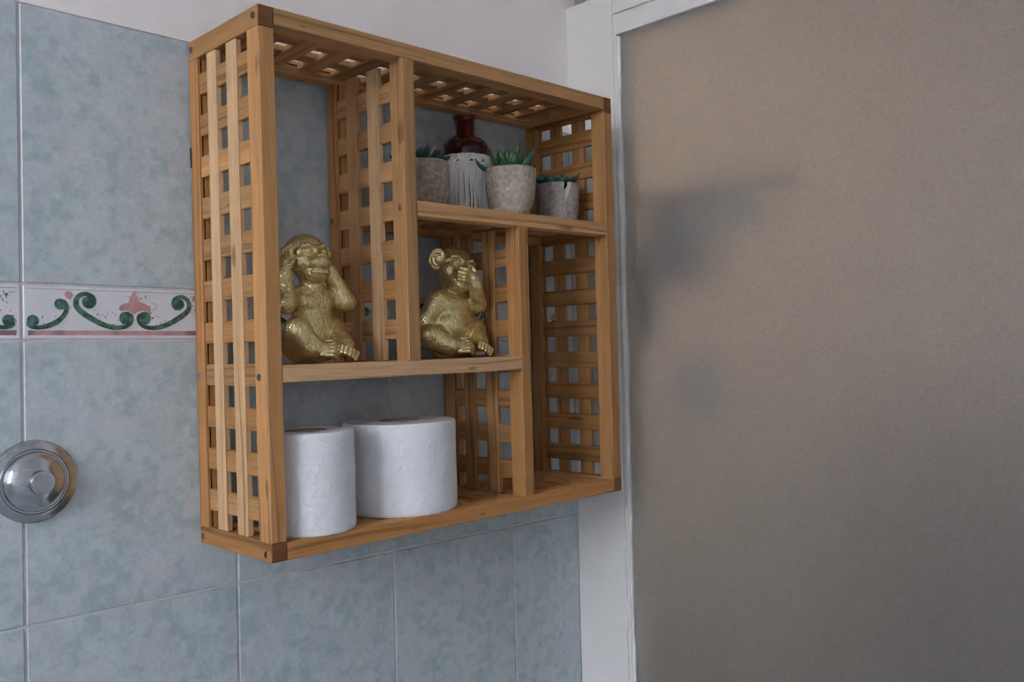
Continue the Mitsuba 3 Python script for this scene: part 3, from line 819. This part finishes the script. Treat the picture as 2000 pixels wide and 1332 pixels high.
# ------------------------------------------------------------------ the two monkey figurines
class Field:
    """A signed distance field (mm) on a grid; shapes are blended in with a smooth union and meshed by surface nets."""
    def __init__(self, lo, hi, h):
        self.h, self.lo = h, np.array(lo, float)
        self.n = np.ceil((np.array(hi) - lo) / h).astype(int) + 1
        self.ax = [lo[i] + h * np.arange(self.n[i]) for i in range(3)]
        self.D = np.full(self.n, 9.0, np.float32)

    def region(self, lo, hi, pad):
        s = [slice(max(0, int((lo[i] - pad - self.lo[i]) / self.h)), max(0, min(self.n[i], int((hi[i] + pad - self.lo[i]) / self.h) + 2))) for i in range(3)]
        g = np.meshgrid(*[self.ax[i][s[i]] for i in range(3)], indexing='ij', copy=False)
        return tuple(s), np.stack(g, -1)

    def add(self, d, s, k, cut=False):
        o = self.D[s]
        if cut:
            d = -d
            h = np.clip(.5 - .5 * (o - d) / k, 0, 1)
            self.D[s] = o + (d - o) * h + k * h * (1 - h)
        else:
            h = np.clip(.5 + .5 * (o - d) / k, 0, 1)
            self.D[s] = o + (d - o) * h - k * h * (1 - h)

    def cone(self, a, b, ra, rb, k=2.0, cut=False):
        a, b = np.array(a, float), np.array(b, float)
        r = max(ra, rb)
        s, p = self.region(np.minimum(a, b) - r, np.maximum(a, b) + r, k + 3)
        t = np.clip(((p - a) @ (b - a)) / max((b - a) @ (b - a), 1e-9), 0, 1)
        d = np.linalg.norm(p - a - t[..., None] * (b - a), axis=-1) - (ra + (rb - ra) * t)
        self.add(d, s, k, cut)

    def chain(self, pts, rs, k=1.5, cut=False, k0=None):
        for i in range(len(pts) - 1):
            self.cone(pts[i], pts[i + 1], rs[i], rs[i + 1], k, cut)

    def ball(self, c, r, k=2.0, rot=None, cut=False):
        c, r = np.array(c, float), np.broadcast_to(np.array(r, float), 3)
        s, p = self.region(c - r.max(), c + r.max(), k + 3)
        q = p - c
        if rot is not None: q = q @ rot
        k0, k1 = np.linalg.norm(q / r, axis=-1), np.linalg.norm(q / r ** 2, axis=-1)
        self.add(k0 * (k0 - 1) / np.maximum(k1, 1e-6), s, k, cut)

    def mesh(self):
        D = self.D
        n = D.shape
        neg = D < 0
        C = [(i, j, k) for i in (0, 1) for j in (0, 1) for k in (0, 1)]
        cut = lambda A, c: A[c[0]:n[0] - 1 + c[0], c[1]:n[1] - 1 + c[1], c[2]:n[2] - 1 + c[2]]
        cnt = sum(cut(neg, c).astype(np.int8) for c in C)
        act = (cnt > 0) & (cnt < 8)
        idx = np.argwhere(act)
        acc, num = np.zeros((len(idx), 3)), np.zeros(len(idx))
        for c in C:
            for a in range(3):
                if c[a]: continue
                e = list(c); e[a] = 1
                d0 = D[tuple((idx + c).T)]; d1 = D[tuple((idx + e).T)]
                m = (d0 < 0) != (d1 < 0)
                t = np.where(m, d0 / np.where(m, d0 - d1, 1), 0)
                q = np.array(c, float)[None].repeat(len(idx), 0)
                q[:, a] = t
                acc += np.where(m[:, None], q, 0)
                num += m
        V = self.lo + (idx + acc / num[:, None]) * self.h
        I = np.full(act.shape, -1, np.int64)
        I[act] = np.arange(len(idx))
        F = []
        for a in range(3):
            b, c = (a + 1) % 3, (a + 2) % 3
            sl = [slice(1, n[i] - 1) for i in range(3)]
            sl[a] = slice(0, n[a] - 1)
            s2 = list(sl); s2[a] = slice(1, n[a])
            m0, m1 = neg[tuple(sl)], neg[tuple(s2)]
            e = np.argwhere(m0 != m1)
            fl = m0[tuple(e.T)]
            e = e + [s.start for s in sl]
            def at(db, dc):
                q = e.copy(); q[:, b] -= db; q[:, c] -= dc
                return I[tuple(q.T)]
            Q = np.stack([at(1, 1), at(0, 1), at(0, 0), at(1, 0)], -1)
            Q[~fl] = Q[~fl][:, ::-1]
            F.append(Q)
        F = np.vstack(F)
        return V, np.vstack([F[:, [0, 1, 2]], F[:, [0, 2, 3]]])

def finish_monkey(key, F, smooth_zones, at, yaw=0.0):
    V, Fc = F.mesh()
    m = trimesh.Trimesh(V, Fc, process=False)
    trimesh.smoothing.filter_taubin(m, iterations=4)
    v = np.array(m.vertices)
    keep = np.ones(len(v))
    for c, r in smooth_zones:
        d = np.linalg.norm(v - np.array(c), axis=1)
        keep *= np.clip((d - r) / 4.0, 0, 1)
    # fur: combed strokes that run down the body
    wob = (meshkit.fbm(v / 14.0, 2, 5)[:, None] - .5) * 5
    q = np.c_[v[:, 0] / 1.15, v[:, 1] / 1.15, v[:, 2] / 4.2] + wob
    fur = (meshkit.noise(q, 4) - .5) * .70 + (meshkit.noise(q * 1.7 + 7, 8) - .5) * .60
    v = v + m.vertex_normals * (fur * (.12 + .88 * keep))[:, None]
    v[:, 2] = np.maximum(v[:, 2], 0)
    c, s = math.cos(yaw), math.sin(yaw)
    v = np.c_[c * v[:, 0] - s * v[:, 1], s * v[:, 0] + c * v[:, 1], v[:, 2]] + np.array(at)
    scene[key] = mikit.ply(trimesh.Trimesh(cab(v), Fc, process=False), 'm_gold', smooth=True)

def head(F, C, yaw, pitch, roll, ears, mouth=True, hs=1.0):
    """A chimpanzee-like head at C (mm), hs times as large as drawn; its face looks along -y before turning."""
    Rm = Rotation.from_euler('ZXY', [yaw, pitch, roll], degrees=True).as_matrix()
    P = lambda x, y, z: np.array(C) + Rm @ (hs * np.array([x, y, z], float))
    B = lambda c, r, k=2, cut=False: F.ball(P(*c), hs * np.array(r, float), k, Rm, cut)
    K = lambda a, b, ra, rb, k=1.5, cut=False: F.cone(P(*a), P(*b), hs * ra, hs * rb, k, cut)
    B((0, 4, 6), (18.8, 19.5, 17.5), 4)            # cranium
    B((0, -2, -6), (16.5, 15, 14), 6)              # lower head
    B((0, -11, -9), (13.0, 13.0, 11), 5)           # muzzle
    B((0, -17.5, -6.5), (11.5, 11.0, 8.2), 3)      # long upper lip
    B((0, -14, -17.0), (10.5, 10.5, 6.5), 3.5)     # chin
    for s in (-1, 1):
        B((s * 11.8, -8, -3), (6.5, 7, 8), 5)      # cheeks
        pts = [(s * 16.0, -8.0, 4.5), (s * 13.2, -12.8, 9.6), (s * 8.5, -15.0, 10.9), (s * 3, -15.2, 8.6)]
        for i in range(3): K(pts[i], pts[i + 1], 1.1, 1.3, 3.6)
        B((s * 8.4, -18.9, 4.0), (5.0, 3.6, 3.4), 2.4, True)   # socket
        B((s * 8.5, -14.0, 4.0), (3.8, 3.3, 3.0), .8)         # eye
        K((s * 12.2, -14.0, 5.0), (s * 8.4, -16.4, 6.3), .8, 1.0, 1.2)      # upper lid
        K((s * 8.4, -16.4, 6.3), (s * 4.8, -15.4, 4.8), 1.0, .8, 1.2)
        K((s * 11.6, -14.2, 2.4), (s * 8.4, -16.3, 1.4), .5, .6, 1.0)       # lower lid
        K((s * 8.4, -16.3, 1.4), (s * 5.2, -15.8, 2.6), .6, .5, 1.0)
        B((s * 2.8, -22.6, .2), (2.5, 2.2, 1.6), 1.5)          # wings of the nose
        B((s * 2.3, -24.8, -1.0), (1.2, 1.6, .8), .5, True)     # nostril
    K((0, -15.0, 6.5), (0, -22.2, .6), 1.8, 2.4, 3.0)          # bridge
    if mouth:
        mp = [(-11.6, -17.0, -11.2), (-8.4, -23.4, -12.6), (-3.5, -27.2, -12.8), (3.5, -27.2, -12.8), (8.4, -23.4, -12.6), (11.6, -17.0, -11.2)]
        for i in range(5): K(mp[i], mp[i + 1], .9, .9, 1.0, True)
        lp = [(-8.5, -20.4, -15.0), (-3.5, -24.0, -15.4), (3.5, -24.0, -15.4), (8.5, -20.4, -15.0)]
        for i in range(3): K(lp[i], lp[i + 1], 1.8, 1.8, 1.4)
    for s in ears:
        Re = Rm @ Rotation.from_euler('Z', s * 32, degrees=True).as_matrix()
        c = P(s * 20.5, 3.0, 5.5)
        E = lambda o, r, k, cut=False: F.ball(c + Re @ (hs * np.array(o, float)), hs * np.array(r, float), k, Re, cut)
        E((0, 0, 0), (8.8, 3.2, 11.4), 1.2)
        E((-s * .3, -3.0, .6), (7.2, 3.6, 9.6), .6, True)
        arc = [(-s * 2.5, 5.2), (s * 1.6, 4.0), (s * 3.0, .2), (s * 1.6, -4.0), (-s * 1.5, -6.0)]
        for i in range(4):
            a_, b_ = arc[i], arc[i + 1]
            F.cone(c + Re @ (hs * np.array([a_[0], .4, a_[1]])), c + Re @ (hs * np.array([b_[0], .4, b_[1]])), hs * 1.3, hs * 1.3, .6)
    return P, Rm

def digits(F, root, tips, r0, r1, mids=None, k=.7):
    """Separate fingers or toes: one bent chain from each root to each tip."""
    for i, (a, b) in enumerate(zip(root, tips)):
        a, b = np.array(a, float), np.array(b, float)
        m = (a + b) / 2 + (np.array(mids[i], float) if mids is not None else 0)
        F.chain([a, m, b], [r0, (r0 + r1) / 2 + .15, r1], k)

def torso(F, fat=1.0):
    F.ball((0, 9, 20), (28, 23, 20.5), 5)
    F.ball((0, 3, 38), (23.5 * fat, 19 * fat, 23), 6)
    F.ball((0, 3, 60), (22 * fat, 16 * fat, 17), 6)
    F.cone((-17 * fat, 4, 67), (17 * fat, 4, 67), 10, 10, 5)
    F.cone((0, 4, 72), (0, 1, 88), 12.5, 12, 5)
    for s in (-1, 1):
        F.ball((s * 10, -6.0 * fat, 61), (9.0, 6, 5.5), 6)
    F.cone((-13, -14.5 * fat, 51), (13, -14.5 * fat, 51), .8, .8, 2.5, cut=True)
    F.ball((0, -18 * fat, 34), (1.4, 2.4, 1.6), 1.2, cut=True)

def leg(F, s, knee, ankle, toe, up, r=(17.5, 13.0, 10.0, 8)):
    hip = np.array([s * 14, 6, 19.0])
    knee, ankle, toe = map(lambda q: np.array(q, float), (knee, ankle, toe))
    F.cone(hip, knee, r[0], r[1], 4)
    F.cone(knee, ankle, r[1] - .5, r[2], 3)
    f = toe - ankle
    L = np.linalg.norm(f); f /= L
    up = np.array(up, float); up -= f * (up @ f); up /= np.linalg.norm(up)
    w = np.cross(f, up)
    ball = ankle + f * L * .42
    F.cone(ankle - f * 3, ball, r[3], r[3] - 1, 2.5)
    F.cone(ball - w * 5, ball + w * 5, 4.6, 4.6, 2.5)
    for j, o in enumerate(np.linspace(-1, 1, 5)):
        b0 = ball + w * o * 7.6 + up * (1.6 - 1.0 * o * o)
        L2 = L * (.64 - .10 * abs(o))
        t0 = b0 + f * L2 * .60 + w * o * 1.2 + up * 1.6
        t1 = b0 + f * L2 + w * o * .6 - up * 3.2
        rr = 2.9 if j == 0 else 2.45
        F.chain([b0 - f * 3, t0, t1], [rr + .2, rr, rr - .4], .55)

# the monkey with its hands on its ears
F1 = Field((-58, -60, -2), (56, 36, 136), .75)
torso(F1, 1.0)
P, Rm = head(F1, (-4, 3, 105.5), 3, -3, 0, (), hs=1.08)
for s, knee, ank, toe in ((-1, (-27, -13, 33), (-19, -29, 14), (2, -39, 13)), (1, (24, 2, 34), (17, -28, 16), (12, -45, 9))):
    leg(F1, s, knee, ank, toe, (.2 * s, -.75, .6))
for s, el, sh, wr in ((-1, (-37, -9, 60), (-20, 3, 66), (-33, 0, 88)), (1, (36.5, -4, 62), (20, 3, 66), P(23, -2, -12))):
    F1.cone(sh, el, 10.5, 10, 4)
    F1.cone(el, wr, 10.2, 8.2, 3)
    F1.cone(wr, P(s * 23.5, 1, -5), 8.2, 6.5, 3)
    F1.ball(P(s * 22.8, 1 + (0 if s < 0 else 5), -4), (5.0, 9.8, 9.0), 2.5, Rm)
    dy = 0 if s < 0 else 5
    ro = [P(s * 22.5, y + dy, 1) for y in (-7, -2.4, 2.4, 7)]
    ti_ = [P(s * 19.5, y + dy, z) for y, z in zip((-8, -2.8, 2.6, 8), (9.0, 11.0, 11.0, 9.0))]
    md = [Rm @ np.array([s * 2.4, 0, .8])] * 4
    digits(F1, ro, ti_, 2.9, 2.3, md, .4)
    digits(F1, [P(s * 23, -6 + dy, -9)], [P(s * 20, -9 + dy, -1)], 2.6, 2.1, [Rm @ np.array([s * 1.2, -1, 0])], .8)
M1 = 'monkey_figurine'
thing(M1, 'gold monkey figurine covering both ears with its hands, beside the left side panel', 'figurine', 'gold monkey figurines')
finish_monkey(M1, F1, [(P(0, -16, -6), 15), (P(7, -16, 5), 6), (P(-7, -16, 5), 6), (P(-21, 0, 6), 8), (P(21, 0, 6), 8), ((-3, -38, 12), 10), ((14, -40, 11), 10)], (90.5, -73.5, ZS2 + TK + .1))

# the monkey with one hand over its mouth
F2 = Field((-62, -60, -2), (56, 38, 136), .75)
torso(F2, 1.2)
P, Rm = head(F2, (2, 1, 101.5), -7, 2, 15, (-1, 1), mouth=False, hs=1.16)
for s, knee, ank, toe in ((-1, (-43, -7, 25), (-26, -23, 13), (-4, -34, 13)), (1, (26, -4, 33), (15, -25, 16), (9, -42, 9))):
    leg(F2, s, knee, ank, toe, (.25 * s, -.75, .6))
wr = P(13.0, -23.5, -13)
el = np.array([24.5, -13, 61.0])
F2.cone((20, 3, 68), el, 10, 10, 4)
F2.cone(el, wr, 10.0, 7.6, 3)
F2.cone(wr, P(7.5, -25.0, -8), 7.4, 6.2, 2)
F2.ball(P(5, -24.5, -7.5), (6.4, 4.2, 7.4), 1.8, Rm)
zz_ = (-2.2, -5.9, -9.6, -13.2)
digits(F2, [P(2.5, -26.0, z) for z in zz_], [P(-9.0, -23.2, z + .4) for z in zz_], 2.6, 2.1, [Rm @ np.array([-.5, -3.0, .2])] * 4, .45)
digits(F2, [P(9, -23.0, -3)], [P(6, -22.5, 3.5)], 2.6, 2.1, [Rm @ np.array([1.0, -1.2, 0])], .6)
F2.cone((-22, 3, 67), (-36, 7, 47), 11.0, 10.0, 5)
F2.cone((-36, 7, 47), (-46, 4, 28), 9.5, 7.0, 3)
F2.ball((-46, 0, 22), (5, 7, 5), 2)
digits(F2, [(-50 + 3 * i, -3, 22) for i in range(4)], [(-50 + 3.2 * i, -10, 15) for i in range(4)], 2.3, 1.8, [(0, -1, 2)] * 4, .5)
M2 = 'monkey_figurine_001'
thing(M2, 'gold monkey figurine with one hand over its mouth, between the two wooden dividers', 'figurine', 'gold monkey figurines')
finish_monkey(M2, F2, [(P(0, -16, -6), 16), (P(7, -16, 5), 6), (P(-7, -16, 5), 6), (P(-21, 3, 3), 9), (P(21, 3, 3), 9), ((-4, -34, 13), 10), ((16, -38, 11), 10)], (277, -76, ZS2 + TK + .1))
